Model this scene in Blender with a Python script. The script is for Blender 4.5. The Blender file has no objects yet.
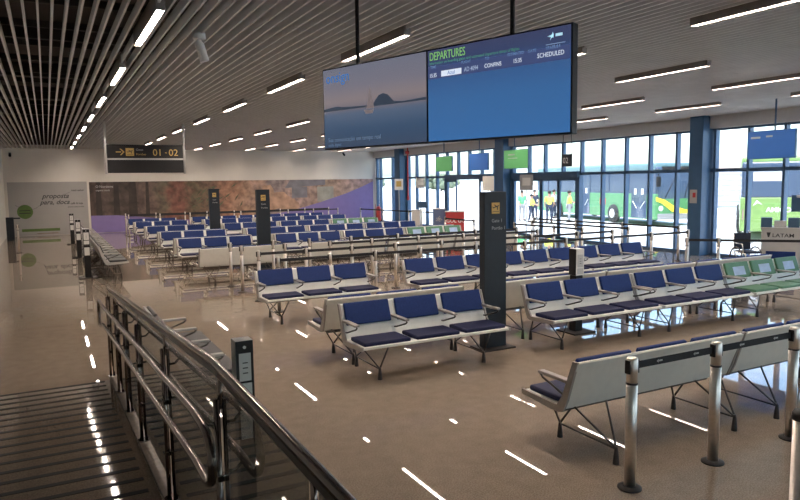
import bpy, bmesh, math, random
from mathutils import Vector, Matrix
random.seed(7)
scn = bpy.context.scene
COL = scn.collection
PI = math.pi

# ------------------------------------------------------------------ materials
def mat(name, col, rough=0.5, metal=0.0, spec=0.5, emit=None, estr=1.0):
    m = bpy.data.materials.new(name); m.use_nodes = True
    b = m.node_tree.nodes['Principled BSDF']
    b.inputs['Base Color'].default_value = (*col, 1)
    b.inputs['Roughness'].default_value = rough
    b.inputs['Metallic'].default_value = metal
    b.inputs['Specular IOR Level'].default_value = spec
    if emit:
        b.inputs['Emission Color'].default_value = (*emit, 1)
        b.inputs['Emission Strength'].default_value = estr
    return m

def noisy(m, scale=8.0, amt=0.12, bump=0.0, detail=4, coords='Object'):
    """multiply the base colour by a little procedural mottling (and bump)"""
    nt = m.node_tree; b = nt.nodes['Principled BSDF']
    c = tuple(b.inputs['Base Color'].default_value)
    tc = nt.nodes.new('ShaderNodeTexCoord')
    n = nt.nodes.new('ShaderNodeTexNoise'); n.inputs['Scale'].default_value = scale
    n.inputs['Detail'].default_value = detail
    nt.links.new(tc.outputs[coords], n.inputs['Vector'])
    r = nt.nodes.new('ShaderNodeValToRGB')
    r.color_ramp.elements[0].position = 0.3; r.color_ramp.elements[1].position = 0.7
    r.color_ramp.elements[0].color = tuple(max(0, v * (1 - amt)) for v in c[:3]) + (1,)
    r.color_ramp.elements[1].color = tuple(v * (1 + amt) for v in c[:3]) + (1,)
    nt.links.new(n.outputs['Fac'], r.inputs['Fac'])
    nt.links.new(r.outputs['Color'], b.inputs['Base Color'])
    if bump:
        bp = nt.nodes.new('ShaderNodeBump'); bp.inputs['Strength'].default_value = bump
        bp.inputs['Distance'].default_value = 0.01
        nt.links.new(n.outputs['Fac'], bp.inputs['Height'])
        nt.links.new(bp.outputs['Normal'], b.inputs['Normal'])
    return m

def granite(name, dark, mid, light, rough):
    m = mat(name, mid, rough, spec=0.5)
    nt = m.node_tree; b = nt.nodes['Principled BSDF']
    tc = nt.nodes.new('ShaderNodeTexCoord')
    n1 = nt.nodes.new('ShaderNodeTexNoise'); n1.inputs['Scale'].default_value = 90; n1.inputs['Detail'].default_value = 3
    n2 = nt.nodes.new('ShaderNodeTexNoise'); n2.inputs['Scale'].default_value = 7; n2.inputs['Detail'].default_value = 5
    for n in (n1, n2): nt.links.new(tc.outputs['Object'], n.inputs['Vector'])
    r = nt.nodes.new('ShaderNodeValToRGB')
    r.color_ramp.elements[0].position = .35; r.color_ramp.elements[0].color = (*dark, 1)
    r.color_ramp.elements[1].position = .68; r.color_ramp.elements[1].color = (*light, 1)
    e = r.color_ramp.elements.new(.5); e.color = (*mid, 1)
    ma = nt.nodes.new('ShaderNodeMath'); ma.operation = 'MULTIPLY_ADD'
    ma.inputs[1].default_value = .8
    mb = nt.nodes.new('ShaderNodeMath'); mb.operation = 'MULTIPLY'; mb.inputs[1].default_value = .2
    nt.links.new(n1.outputs['Fac'], ma.inputs[0]); nt.links.new(n2.outputs['Fac'], mb.inputs[0])
    nt.links.new(mb.outputs[0], ma.inputs[2])
    nt.links.new(ma.outputs[0], r.inputs['Fac'])
    nt.links.new(r.outputs['Color'], b.inputs['Base Color'])
    return m

def glass_mat(name, tint, refl=1.0):
    m = bpy.data.materials.new(name); m.use_nodes = True
    nt = m.node_tree; nt.nodes.clear()
    o = nt.nodes.new('ShaderNodeOutputMaterial'); mx = nt.nodes.new('ShaderNodeMixShader')
    t = nt.nodes.new('ShaderNodeBsdfTransparent'); t.inputs['Color'].default_value = (*tint, 1)
    g = nt.nodes.new('ShaderNodeBsdfGlossy'); g.inputs['Roughness'].default_value = 0.0
    f = nt.nodes.new('ShaderNodeLayerWeight')
    pw = nt.nodes.new('ShaderNodeMath'); pw.operation = 'POWER'; pw.inputs[1].default_value = 5
    k = nt.nodes.new('ShaderNodeMath'); k.operation = 'MULTIPLY_ADD'; k.inputs[1].default_value = .94 * refl; k.inputs[2].default_value = .05 * refl; k.use_clamp = True
    nt.links.new(f.outputs['Facing'], pw.inputs[0]); nt.links.new(pw.outputs[0], k.inputs[0]); nt.links.new(k.outputs[0], mx.inputs['Fac'])
    nt.links.new(t.outputs[0], mx.inputs[1]); nt.links.new(g.outputs[0], mx.inputs[2])
    nt.links.new(mx.outputs[0], o.inputs['Surface'])
    return m

M = {}
M['wall'] = noisy(mat('painted_wall', (.74, .70, .64), .6), 1.5, .03)
M['floor'] = granite('polished_granite', (.21, .165, .125), (.30, .238, .182), (.40, .325, .25), .016)
M['ramp'] = granite('ramp_granite', (.13, .098, .072), (.175, .134, .10), (.23, .18, .14), .05)
M['ramp'].node_tree.nodes['Principled BSDF'].inputs['Specular IOR Level'].default_value = .3
M['strip'] = noisy(mat('anti_slip_strip', (.012, .010, .009), .85), 60, .3)
M['slat'] = noisy(mat('slat_metal', (.74, .74, .745), .42, .0), 3, .05)
M['plenum'] = noisy(mat('plenum_black', (.075, .064, .060), .9), 2, .2)
M['shell'] = noisy(mat('bench_metal', (.80, .80, .75), .38, .1), 12, .03)
M['blue'] = noisy(mat('blue_vinyl', (.012, .034, .150), .55, spec=.25), 45, .12, .08)
M['navy_pad'] = noisy(mat('navy_vinyl', (.014, .017, .060), .6, spec=.25), 45, .12, .08)
M['green'] = noisy(mat('green_vinyl', (.10, .24, .14), .5), 45, .1, .08)
M['black_pad'] = noisy(mat('charcoal_vinyl', (.022, .020, .021), .5), 45, .15, .08)
M['darkmetal'] = noisy(mat('dark_metal', (.10, .085, .075), .4, .6), 20, .1)
M['arm'] = noisy(mat('arm_metal', (.40, .37, .34), .40, .3), 20, .05)
M['rubber'] = noisy(mat('rubber', (.035, .028, .026), .6), 30, .2)
M['chrome'] = noisy(mat('brushed_steel', (.72, .66, .60), .36, 1.0), 30, .06)
M['rail'] = noisy(mat('polished_steel', (.17, .135, .115), .15, 1.0), 30, .05)
M['belt'] = noisy(mat('black_belt', (.018, .017, .020), .7), 60, .2)
M['black'] = noisy(mat('black_panel', (.012, .010, .010), .5, spec=.35), 15, .1)
M['totem'] = noisy(mat('totem_panel', (.014, .019, .027), .45, spec=.35), 15, .08)
M['amber'] = mat('amber_print', (.58, .38, .11), .5)
M['white'] = noisy(mat('white_plastic', (.74, .73, .70), .45), 10, .03)
M['ltgrey'] = noisy(mat('light_grey_panel', (.52, .51, .50), .5), 8, .03)
M['grey'] = noisy(mat('grey_plastic', (.28, .28, .29), .5), 10, .05)
M['frame'] = noisy(mat('blue_aluminium', (.065, .125, .215), .42, .2), 10, .06)
M['pillarblue'] = noisy(mat('blue_cladding', (.045, .120, .230), .38), 5, .05)
M['green_sign'] = noisy(mat('green_screen', (.10, .34, .12), .4, emit=(.10, .34, .12), estr=.1), 3, .03)
M['blue_sign'] = noisy(mat('blue_screen', (.03, .10, .30), .3, emit=(.035, .12, .36), estr=.12), 3, .03)
M['red'] = noisy(mat('red_panel', (.55, .05, .05), .5), 8, .05)
M['azul'] = noisy(mat('slate_blue_panel', (.13, .18, .33), .5), 8, .05)
M['white_ink'] = mat('white_print', (.85, .85, .85), .5)
M['dark_ink'] = mat('dark_print', (.03, .03, .035), .5)
M['grey_ink'] = mat('grey_print', (.34, .34, .35), .5)
M['greenprint'] = noisy(mat('green_print', (.115, .19, .05), .6), 6, .1)
M['purple'] = noisy(mat('purple_print', (.245, .19, .44), .55), 3, .05)
M['notice'] = noisy(mat('notice_card', (.42, .54, .74), .5), 10, .1)
M['glass'] = glass_mat('window_glass', (.90, .95, .97))
M['railglass'] = glass_mat('railing_glass', (.62, .63, .61), 1.3)
M['skin'] = noisy(mat('skin', (.42, .24, .16), .6), 20, .08)
M['hair'] = noisy(mat('hair', (.02, .014, .01), .7), 40, .2)
M['vest'] = noisy(mat('hi_vis_yellow', (.72, .80, .12), .7), 20, .05)
M['vest_green'] = noisy(mat('hi_vis_green', (.12, .62, .22), .7), 20, .05)
M['navy'] = noisy(mat('navy_cloth', (.03, .04, .07), .8), 20, .1)
M['shirt'] = noisy(mat('pale_cloth', (.55, .58, .62), .8), 20, .05)
M['busgreen'] = noisy(mat('bus_green', (.09, .26, .11), .3), 3, .04)
M['buslime'] = noisy(mat('bus_lime', (.20, .32, .10), .3), 3, .04)
M['busroof'] = noisy(mat('bus_roof', (.13, .22, .22), .4), 3, .05)
M['busyellow'] = noisy(mat('bus_yellow', (.80, .60, .06), .3), 3, .04)
M['busglass'] = mat('bus_dark_glass', (.07, .10, .15), .06, 0, .6)
M['tyre'] = noisy(mat('tyre', (.03, .03, .03), .8), 30, .1)
M['concrete'] = noisy(mat('apron_concrete', (.72, .71, .69), .85), .6, .06)
M['shutter'] = noisy(mat('ribbed_white_wall', (.42, .42, .46), .6), 4, .04)
M['brick'] = noisy(mat('roof_brown', (.30, .22, .17), .8), 6, .2)
M['leaf'] = noisy(mat('foliage', (.13, .16, .10), .8), 3, .35)
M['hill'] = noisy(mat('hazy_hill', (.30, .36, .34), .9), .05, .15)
M['lamp'] = mat('lamp_diffuser', (.9, .85, .78), .5, emit=(1, .86, .74), estr=32)
M['lamp_body'] = noisy(mat('lamp_body', (.26, .23, .22), .5), 10, .06)
M['lens'] = mat('dark_lens', (.01, .01, .012), .1)

# ------------------------------------------------------------------ mesh builder
class MB:
    def __init__(s): s.bm = bmesh.new()
    def box(s, c, d, rz=0, tilt=None, bev=0.0, seg=2):
        g = bmesh.ops.create_cube(s.bm, size=1)
        vs = g['verts']
        bmesh.ops.scale(s.bm, vec=Vector(d), verts=vs)
        if bev:
            es = list({e for v in vs for e in v.link_edges})
            r = bmesh.ops.bevel(s.bm, geom=es, offset=bev, segments=seg, affect='EDGES', profile=.6)
            vs = list({v for f in r['faces'] for v in f.verts} | {v for v in vs if v.is_valid})
        mtx = Matrix.Translation(Vector(c))
        if tilt: mtx = mtx @ tilt
        elif rz: mtx = mtx @ Matrix.Rotation(rz, 4, 'Z')
        bmesh.ops.transform(s.bm, matrix=mtx, verts=vs)
        return s
    def span(s, a, b, bev=0.0, seg=2):
        a = Vector(a); b = Vector(b)
        return s.box((a + b) / 2, [abs(x) for x in (b - a)], bev=bev, seg=seg)
    def tube(s, pts, r, n=10, caps=True, closed=False):
        pts = [Vector(p) for p in pts]; N = len(pts); rings = []
        rr = r if isinstance(r, (list, tuple)) else [r] * N
        up = None
        for i, p in enumerate(pts):
            if closed: t = (pts[(i + 1) % N] - pts[i - 1])
            else: t = (pts[min(i + 1, N - 1)] - pts[max(i - 1, 0)])
            t.normalize()
            if up is None:
                up = Vector((0, 0, 1)) if abs(t.z) < .9 else Vector((1, 0, 0))
            x = t.cross(up).normalized(); y = x.cross(t).normalized(); up = y
            rings.append([s.bm.verts.new(p + rr[i] * (math.cos(2 * PI * k / n) * x + math.sin(2 * PI * k / n) * y)) for k in range(n)])
        rng = range(N) if closed else range(N - 1)
        for i in rng:
            A, B = rings[i], rings[(i + 1) % N]
            for k in range(n):
                f = s.bm.faces.new((A[k], A[(k + 1) % n], B[(k + 1) % n], B[k])); f.smooth = True
        if caps and not closed:
            s.bm.faces.new(rings[0][::-1]); s.bm.faces.new(rings[-1])
        return s
    def lathe(s, prof, c=(0, 0, 0), n=20, ax='Z'):
        c = Vector(c); rings = []
        for r, z in prof:
            ring = []
            for k in range(n):
                a = 2 * PI * k / n; v = Vector((r * math.cos(a), r * math.sin(a), z))
                if ax == 'X': v = Vector((v.z, v.x, v.y))
                if ax == 'Y': v = Vector((v.y, v.z, v.x))
                ring.append(s.bm.verts.new(c + v))
            rings.append(ring)
        for A, B in zip(rings, rings[1:]):
            for k in range(n):
                f = s.bm.faces.new((A[k], A[(k + 1) % n], B[(k + 1) % n], B[k])); f.smooth = True
        s.bm.faces.new(rings[0][::-1]); s.bm.faces.new(rings[-1])
        return s
    def prism(s, poly, a, b, axis='X'):
        """extrude a 2-D polygon along axis from a to b; poly in the two other axes (X: y,z  Y: x,z  Z: x,y)"""
        def P(u, v, w):
            return Vector((w, u, v)) if axis == 'X' else Vector((u, w, v)) if axis == 'Y' else Vector((u, v, w))
        A = [s.bm.verts.new(P(u, v, a)) for u, v in poly]; B = [s.bm.verts.new(P(u, v, b)) for u, v in poly]
        n = len(poly)
        s.bm.faces.new(A[::-1]); s.bm.faces.new(B)
        for i in range(n): s.bm.faces.new((A[i], A[(i + 1) % n], B[(i + 1) % n], B[i]))
        return s
    def ball(s, c, r, sc=(1, 1, 1), u=16, v=10):
        g = bmesh.ops.create_uvsphere(s.bm, u_segments=u, v_segments=v, radius=r)
        bmesh.ops.scale(s.bm, vec=Vector(sc), verts=g['verts'])
        bmesh.ops.translate(s.bm, vec=Vector(c), verts=g['verts'])
        for x in g['verts']:
            for f in x.link_faces: f.smooth = True
        return s
    def build(s, name, m, parent=None, loc=None, rz=0):
        bmesh.ops.recalc_face_normals(s.bm, faces=s.bm.faces)
        me = bpy.data.meshes.new(name); s.bm.to_mesh(me); s.bm.free()
        me.materials.append(m)
        o = bpy.data.objects.new(name, me); COL.objects.link(o)
        if parent: o.parent = parent
        if loc: o.location = loc
        if rz: o.rotation_euler.z = rz
        return o

def tag(o, label, cat, group=None):
    o['label'] = label; o['category'] = cat
    if group: o['group'] = group
    return o
def struct(o):
    o['kind'] = 'structure'; return o
def empty(name, loc, rz=0):
    o = bpy.data.objects.new(name, None); COL.objects.link(o)
    o.location = loc; o.rotation_euler.z = rz; o.empty_display_size = .1
    return o
def kids(o): return list(o.children)
def copy_tree(o, parent=None):
    c = o.copy(); COL.objects.link(c); c.parent = parent
    for ch in kids(o): copy_tree(ch, c)
    return c
def text(name, body, size, m, parent, loc, rot, align='LEFT', shear=0, depth=.001, sx=1.0, label=None):
    cu = bpy.data.curves.new('t', 'FONT'); cu.body = body; cu.size = size; cu.align_x = align
    cu.offset = size * (.012 if m in (M['dark_ink'], M['white_ink']) else .002); cu.shear = shear; cu.extrude = depth; cu.resolution_u = 3
    t = bpy.data.objects.new('t', cu); COL.objects.link(t)
    dg = bpy.context.evaluated_depsgraph_get()
    me = bpy.data.meshes.new_from_object(t.evaluated_get(dg))
    bpy.data.objects.remove(t); bpy.data.curves.remove(cu)
    me.materials.clear(); me.materials.append(m); me.name = name
    o = bpy.data.objects.new(name, me); COL.objects.link(o); o.parent = parent
    o.location = loc; o.rotation_euler = rot; o.scale.x = sx
    if label: o['label'] = label
    return o
FACE_CAM = (PI / 2, 0, 0)          # lettering that reads from -Y
FACE_LEFT = (PI / 2, 0, -PI / 2)   # lettering that reads from -X
ORD = ['', 'first', 'second', 'third', 'fourth', 'fifth', 'sixth', 'seventh', 'eighth', 'ninth', 'tenth', 'eleventh', 'twelfth', 'thirteenth', 'fourteenth']

# ------------------------------------------------------------------ camera (solved from the photograph)
H = 2.30
cam = bpy.data.objects.new('camera', bpy.data.cameras.new('camera')); COL.objects.link(cam)
R_, U_, F_ = Vector((.88428, -.46676, -.01395)), Vector((.0597, .08337, .99473)), Vector((.46313, .88045, -.10159))
mw = Matrix((( R_.x, U_.x, -F_.x, 0), (R_.y, U_.y, -F_.y, 0), (R_.z, U_.z, -F_.z, H), (0, 0, 0, 1)))
cam.matrix_world = mw
cam.data.sensor_width = 36; cam.data.lens = 666.85 / 800 * 36; cam.data.clip_start = .05; cam.data.clip_end = 1500
scn.camera = cam
def proj(p):
    d = Vector(p) - Vector((0, 0, H)); z = d.dot(F_)
    if z < .1: return None
    return 400 + 666.85 * d.dot(R_) / z, 250 - 666.85 * d.dot(U_) / z

# ------------------------------------------------------------------ room shell
XL, XR, YF, YB, ZC = -1.75, 17.45, 36.0, -12.0, 4.09
f = struct(MB().span((XL - .2, YB - .2, -.12), (XR + .15, YF + .2, 0)).build('floor', M['floor']))
struct(MB().span((XL - .2, YF, 0), (XR + .3, YF + .2, 4.9)).build('wall_far', M['wall']))
struct(MB().span((XL - .2, YB - .2, 0), (XL, YF, 4.9)).build('wall_left', M['wall']))
wn = MB(); wn.span((XL, YB - .2, 0), (XR + .3, YB, .9)); wn.span((XL, YB - .2, 3.72), (XR + .3, YB, 4.9)); wn.span((XL, YB - .2, .9), (XL + 1.2, YB, 3.72))
struct(wn.build('wall_near', M['wall']))
# header band above the glazing
wr = struct(MB().span((XR - .22, YB, 3.72), (XR + .3, YF, 4.9)).build('wall_right', M['ltgrey']))
# ceiling: dark slab, cross carriers, metal baffle slats along the hall
c = struct(MB().span((XL, YB, 4.62), (XR + .3, YF, 4.8)).build('ceiling', M['plenum']))
cb = MB()
y = YB + .6
while y < YF:
    cb.span((XL, y, 4.22), (XR - .22, y + .05, 4.30)); y += 1.22
y = YB + 1.0
while y < YF:
    cb.span((XL, y, 4.36), (XR - .22, y + .22, 4.60)); y += 3.63
cb.build('ceiling_carrier', noisy(mat('carrier_metal', (.06, .052, .05), .6, .2), 5, .1), c)
sb = MB()
x = XL + .05
while x < XR - .24:
    sb.span((x, YB, 4.085), (x + .022, YF, 4.20)); x += .132
sb.build('ceiling_slats', M['slat'], c)
# pale edge trim where ceiling meets the far wall
struct(MB().span((XL, YF - .04, 4.06), (XR - .22, YF, 4.20)).build('trim_1', M['wall']))

# ------------------------------------------------------------------ ramp and its platform
RS, RY, RL = 0.079, 8.48, 2.75
def rz_(y): return RS * (RY - max(y, RL))
rb = MB(); rb.prism([(RY, 0), (RL, rz_(RL)), (YB + .02, rz_(RL)), (YB + .02, 0)], XL, .53, 'X')
ramp = struct(rb.build('ramp', M['ramp']))
st = MB(); ang = math.atan(RS)
y = RY - .05
while y > RL:
    st.box((-.22, y, rz_(y) + .001), (1.38, .062, .004), tilt=Matrix.Rotation(-ang, 4, 'X')); y -= .247
st.build('tread_strips', M['strip'], ramp)
kb = MB(); kb.prism([(RY + .05, 0), (RY + .05, .03), (RY, .03), (RL, rz_(RL) + .03), (YB + .02, rz_(RL) + .03), (YB + .02, 0)], .532, .64, 'X')
struct(kb.build('trim_2', noisy(mat('kerb_stone', (.20, .16, .13), .25), 15, .12)))

# railing on the ramp kerb
XG = .575
rail = empty('ramp_railing', (XG, 4.5, 0))
tag(rail, 'polished steel and glass railing with double handrail descending along the ramp', 'railing')
def rp(o): o.parent = rail; o.location = (-XG, -4.5, 0); return o
def top(y): return rz_(min(y, RY)) + 1.11
ys_top = [8.75, RY, 6.5, 4.5, 3.1, RL, 2.4, .2, -1.0]
tr = MB(); tr.tube([(XG, y, top(y)) for y in ys_top], .0185, 14)
rp(tr.build('top_rail', M['rail']))
ch = MB(); ch.prism([(8.7, top(9) - .042), (RY, top(RY) - .042), (RL, top(RL) - .042), (-1.0, top(-1) - .042), (-1.0, top(-1) - .015), (RL, top(RL) - .015), (RY, top(RY) - .015), (8.7, top(9) - .015)], XG - .010, XG + .010, 'X')
rp(ch.build('rail_channel', M['darkmetal']))
post_y = [8.65, 7.55, 6.60, 5.55, 4.15, 2.68, 1.6, .3]
for i, y in enumerate(post_y):
    b0 = rz_(min(y, RY)) + (.03 if y < RY + .05 else 0)
    o = MB(); zt = top(y) - .05
    for dx in (-.018, .018): o.tube([(XG - .0 + dx, y, b0), (XG + dx, y, zt - .08)], .014, 10)
    o.tube([(XG, y, zt - .12), (XG, y, zt + .01)], .010, 8)
    o.lathe([(.05, b0), (.05, b0 + .012)], (XG, y, 0), 16)
    p = rp(o.build('post', M['rail']))
    for hz in (.30, .62):
        kk = MB().box((XG, y, b0 + hz), (.055, .04, .03), bev=.005).build('clamp', M['rail'], p)
    if 2.6 < y < 8.3:
        for hz in (.90, .69):
            kk = MB().tube([(XG - .01, y, b0 + hz - .05), (XG - .06, y, b0 + hz - .05), (XG - .095, y, b0 + hz - .015)], .007, 8).build('bracket', M['rail'], p)
for a, b in zip(post_y, post_y[1:]):
    g = MB(); ya, yb = a - .05, b + .05
    za, zb = rz_(min(ya, RY)), rz_(min(yb, RY))
    g.prism([(ya, za + .14), (yb, zb + .14), (yb, top(yb) - .05), (ya, top(ya) - .05)], XG - .005, XG + .005, 'X')
    rp(g.build('glass_panel', M['railglass']))
# double handrail, one continuous loop with U-bends at both ends
HX = .48
def hr(y, h): return (HX, y, rz_(min(y, RY)) + h)
hp = [hr(8.3, .70)]
for y in (6, 4, 3.2, 2.75, 2.56): hp.append(hr(y, .71))
for k in range(1, 8):
    a = -PI / 2 + PI * k / 8
    hp.append((HX, 2.54 - .12 * math.cos(a), rz_(2.7) + .815 + .105 * math.sin(a)))
for y in (2.56, 2.75, 3.2, 4, 6, 8.3, 8.75): hp.append(hr(y, .92))
for k in range(1, 8):
    a = PI / 2 - PI * k / 8
    hp.append((HX, 8.80 + .13 * math.cos(a), .76 + .16 * math.sin(a)))
hp.append((HX, 8.70, .62))
rp(MB().tube(hp, .0175, 12, closed=True).build('handrail', M['rail']))

# ------------------------------------------------------------------ benches
W = 2.05; P3 = W / 3
def bench_proto(pad_m, seat_m, seats_notice=False, full=True, shell_m=None):
    r = empty('airport_bench', (0, 0, 0))
    prof_t = [(-.83, .415), (-.83, .44), (-.80, .447), (-.45, .425), (-.38, .425), (-.335, .45), (-.30, .52), (-.182, .828), (-.169, .840), (-.149, .840), (-.142, .828)]
    prof_b = [(-.262, .50), (-.30, .415), (-.36, .392), (-.45, .392), (-.78, .412)]
    s = MB().prism(prof_t + prof_b, 0, W, 'X')
    sh = s.build('seat_shell', shell_m or M['shell'], r)
    for x0 in (-.012, W - .012):
        e = MB()
        e.prism([(-.835, .405), (-.835, .45), (-.45, .437), (-.375, .437), (-.31, .53), (-.189, .846), (-.139, .846), (-.25, .50), (-.30, .395), (-.36, .380), (-.45, .380)], x0, x0 + .024, 'X')
        e.build('end_frame', M['arm'], sh)
    MB().box((W / 2, -.46, .365), (W - .24, .07, .05), bev=.008).build('beam', M['darkmetal'], r)
    tilt = Matrix.Rotation(-math.atan2(.122, .33), 4, 'X')
    for i in range(3):
        cx = P3 * (i + .5)
        MB().box((cx, -.60, .462), (P3 - .085, .40, .05), bev=.022, seg=3).build('seat_pad', seat_m, r)
        bp = MB().box((cx, -.244, .728), (P3 - .085, .042, .275), tilt=tilt, bev=.018, seg=3).build('back_pad', pad_m, r)
        if seats_notice:
            n = MB().box((cx + .02, -.269, .718), (.30, .004, .15), tilt=tilt).build('notice', M['notice'], bp)
            n['label'] = 'pale blue notice card'
    for i in range(4):
        cx = min(max(P3 * i, .03), W - .03)
        a = MB().box((cx, -.43, .655), (.064, .40, .028), bev=.009)
        a.build('armrest', M['arm'], r)
        MB().tube([(cx, -.60, .646), (cx, -.625, .63), (cx, -.60, .61), (cx, -.34, .525), (cx, -.30, .52)], .010, 8).build('arm_brace', M['darkmetal'], kids(r)[-1])
    for lx in (.29, W - .29):
        for ly, ty in ((-.67, -.60), (0.0, -.31)):
            l = MB()
            zt = .395 if ly < -.1 else .42
            for dx in (-.19, .17):
                l.tube([(lx + dx, ty, zt), (lx, ly, .13)], .0095, 8)
            l.tube([(lx, ly, .15), (lx, ly, .09)], .012, 8)
            lo = l.build('leg', M['darkmetal'], r)
            if full:
                MB().lathe([(.026, 0), (.026, .01), (.021, .07), (.014, .13), (.010, .14)], (lx, ly, 0), 12).build('rubber_foot', M['rubber'], lo)
            else:
                pass
        MB().tube([(lx, -.67, .125), (lx, 0, .125)], .0085, 8).build('tie_rod', M['darkmetal'], r)
        if not full:
            # small, far benches: foot stays part of the leg mesh
            for lo, ly in ((kids(r)[-3], -.67), (kids(r)[-2], 0.0)):
                pass
    return r

protos = {}
def bench(kind, x, y0, facing, label, group):
    """x = left end, y0 = rear foot line in the room; facing 'near' looks towards the camera's side"""
    if kind not in protos:
        protos[kind] = bench_proto({'blue': M['blue'], 'green': M['green'], 'dark': M['black_pad']}[kind], {'blue': M['navy_pad'], 'green': M['green'], 'dark': M['black_pad']}[kind], kind == 'green', shell_m=M['grey'] if kind == 'dark' else None)
        o = protos[kind]
    else:
        o = copy_tree(protos[kind])
    if facing == 'near': o.location = (x, y0, 0); o.rotation_euler.z = 0
    elif facing == 'far': o.location = (x + W, y0, 0); o.rotation_euler.z = PI
    elif facing == 'right': o.location = (y0, x, 0); o.rotation_euler.z = PI / 2   # runs along the ramp, looks to +X
    tag(o, label, 'bench', group); return o

G1 = 'blue padded waiting benches'
G2 = 'waiting benches seen from behind'
cname = ['leftmost', 'second from left', 'third from left', 'fourth from left']
# nearest row, turned away from the camera
bench('blue', 3.66, 3.80, 'far', 'three seat bench seen from behind, behind the nearest chrome belt posts, left of the pair', G2)
bench('blue', 5.75, 3.80, 'far', 'three seat bench seen from behind at the right frame edge, behind chrome posts', G2)
# front row facing the camera with its back-to-back row
bench('blue', 3.03, 7.53, 'near', 'blue padded three seat bench facing the camera, just left of the big gate totem', G1)
bench('blue', 5.79, 7.53, 'near', 'blue padded three seat bench facing the camera, first right of the big gate totem', G1)
bench('blue', 7.88, 7.53, 'near', 'blue padded three seat bench between another blue bench and the nearest green bench', G1)
bench('green', 9.97, 7.53, 'near', 'nearest green padded bench with pale blue notices, at the right frame edge', 'green priority benches')
lab = ['grey backed bench standing back to back with the blue bench left of the gate totem',
       'grey backed bench back to back with the first blue bench right of the totem',
       'grey backed bench back to back with the blue bench beside the nearest green bench',
       'grey backed bench back to back with the nearest green bench']
for i, x in enumerate((3.03, 5.72, 7.82, 9.92)): bench('blue', x, 7.62, 'far', lab[i], G2)
for i, x in enumerate((3.0, 5.79, 7.87, 9.95)):
    bench('blue', x, 11.12, 'near', 'blue padded bench in the second row facing the camera, %s, before the queue' % cname[i], G1)
for i, x in enumerate((3.0, 5.7, 7.84, 9.94)):
    bench('blue', x, 15.36, 'far', 'grey backed bench seen from behind just past the belt queue, %s' % cname[i], G2)
rows = [18.78, 21.83, 25.05, 28.45, 31.25]
rn = ['first', 'second', 'third', 'fourth', 'fifth']
for r, yy in enumerate(rows):
    for i, x in enumerate((3.0, 5.7, 7.86, 10.0)):
        gr = (i == 3 and r in (0, 2))
        if gr:
            bench('green', x, yy, 'near', 'green padded bench at the right end of the %s row past the belt queue' % rn[r], 'green priority benches')
        else:
            bench('blue', x, yy, 'near', 'blue padded bench facing the camera, %s, %s row past the belt queue' % (cname[i], rn[r]), G1)
        if r < 4:
            bench('blue', x, yy + .08, 'far', 'bench turned away, %s, backing the %s row past the belt queue' % (cname[i], rn[r]), G2)
G3 = 'dark benches along the ramp side'
bench('dark', 6.42, .80, 'right', 'charcoal padded bench directly behind the ramp railing, facing right', G3)
for i, y in enumerate((17.6, 19.72, 21.84, 24.3, 26.42)):
    bench('dark', y, .86, 'right', 'charcoal padded bench in the line behind the black charging posts, %s' % ('nearest of five' if i == 0 else 'farthest of five' if i == 4 else ORD[i + 1] + ' from the near end'), G3)

# ------------------------------------------------------------------ belt posts
def post_proto(big):
    r = .042 if big else .034
    o = empty('belt_post', (0, 0, 0))
    MB().lathe([(.088 if big else .10, 0), (.088 if big else .10, .012), (.06, .022), (r, .024)], (0, 0, 0), 24).build('base', M['rubber'], o)
    MB().lathe([(r, .02), (r, .80), (r - .003, .802), (r - .003, .808), (r, .81), (r, .985), (r - .006, .998), (.004, 1.0)], (0, 0, 0), 20).build('pole', M['chrome'], o)
    for s in (-1, 1): MB().box((s * (r + .002), 0, .93), (.016, .045, .10), bev=.004).build('belt_cassette', M['black'], o)
    MB().lathe([(r + .001, .797), (r + .001, .812)], (0, 0, 0), 20).build('ring', M['rubber'], o)
    return o
pp = {}
def post(x, y, label, group, big=False, to=None, marks=0):
    k = 'big' if big else 'small'
    if k not in pp: pp[k] = post_proto(big); o = pp[k]
    else:
        src = pp[k]; o = src.copy(); COL.objects.link(o)
        for ch in kids(src):
            if ch.name.split('.')[0] != 'belt': copy_tree(ch, o)
    a = 0
    if to:
        a = math.atan2(to[1] - y, to[0] - x)
    o.location = (x, y, 0); o.rotation_euler.z = a
    tag(o, label, 'belt post', group)
    if to:
        L = math.hypot(to[0] - x, to[1] - y)
        h = .055
        b = MB().span((.04, -.002, .935 - h / 2 + .0), (L - .04, .002, .935 + h / 2)).build('belt', M['belt'], o)
        if marks:
            mk = MB()
            for j in range(marks):
                cx = L * (j + .7) / (marks + .3)
                mk.prism([(cx - .030, .935), (cx - .012, .922), (cx - .012, .948)], -.0035, -.0022, 'Y')
                mk.span((cx - .008, -.0035, .930), (cx + .03, -.0022, .942))
            mk.build('printed_mark', M['ltgrey'], b)
    return o
near = [(3.72, 3.44), (4.65, 3.44), (5.67, 3.44), (6.7, 3.44)]
nl = ['chrome belt post nearest the camera, first from left of the foreground line', 'chrome belt post, second from left in the foreground line', 'chrome belt post, third from left in the foreground line by the frame edge']
for i in range(3):
    post(*near[i], nl[i], 'foreground belt posts', True, near[i + 1], 2)
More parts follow.
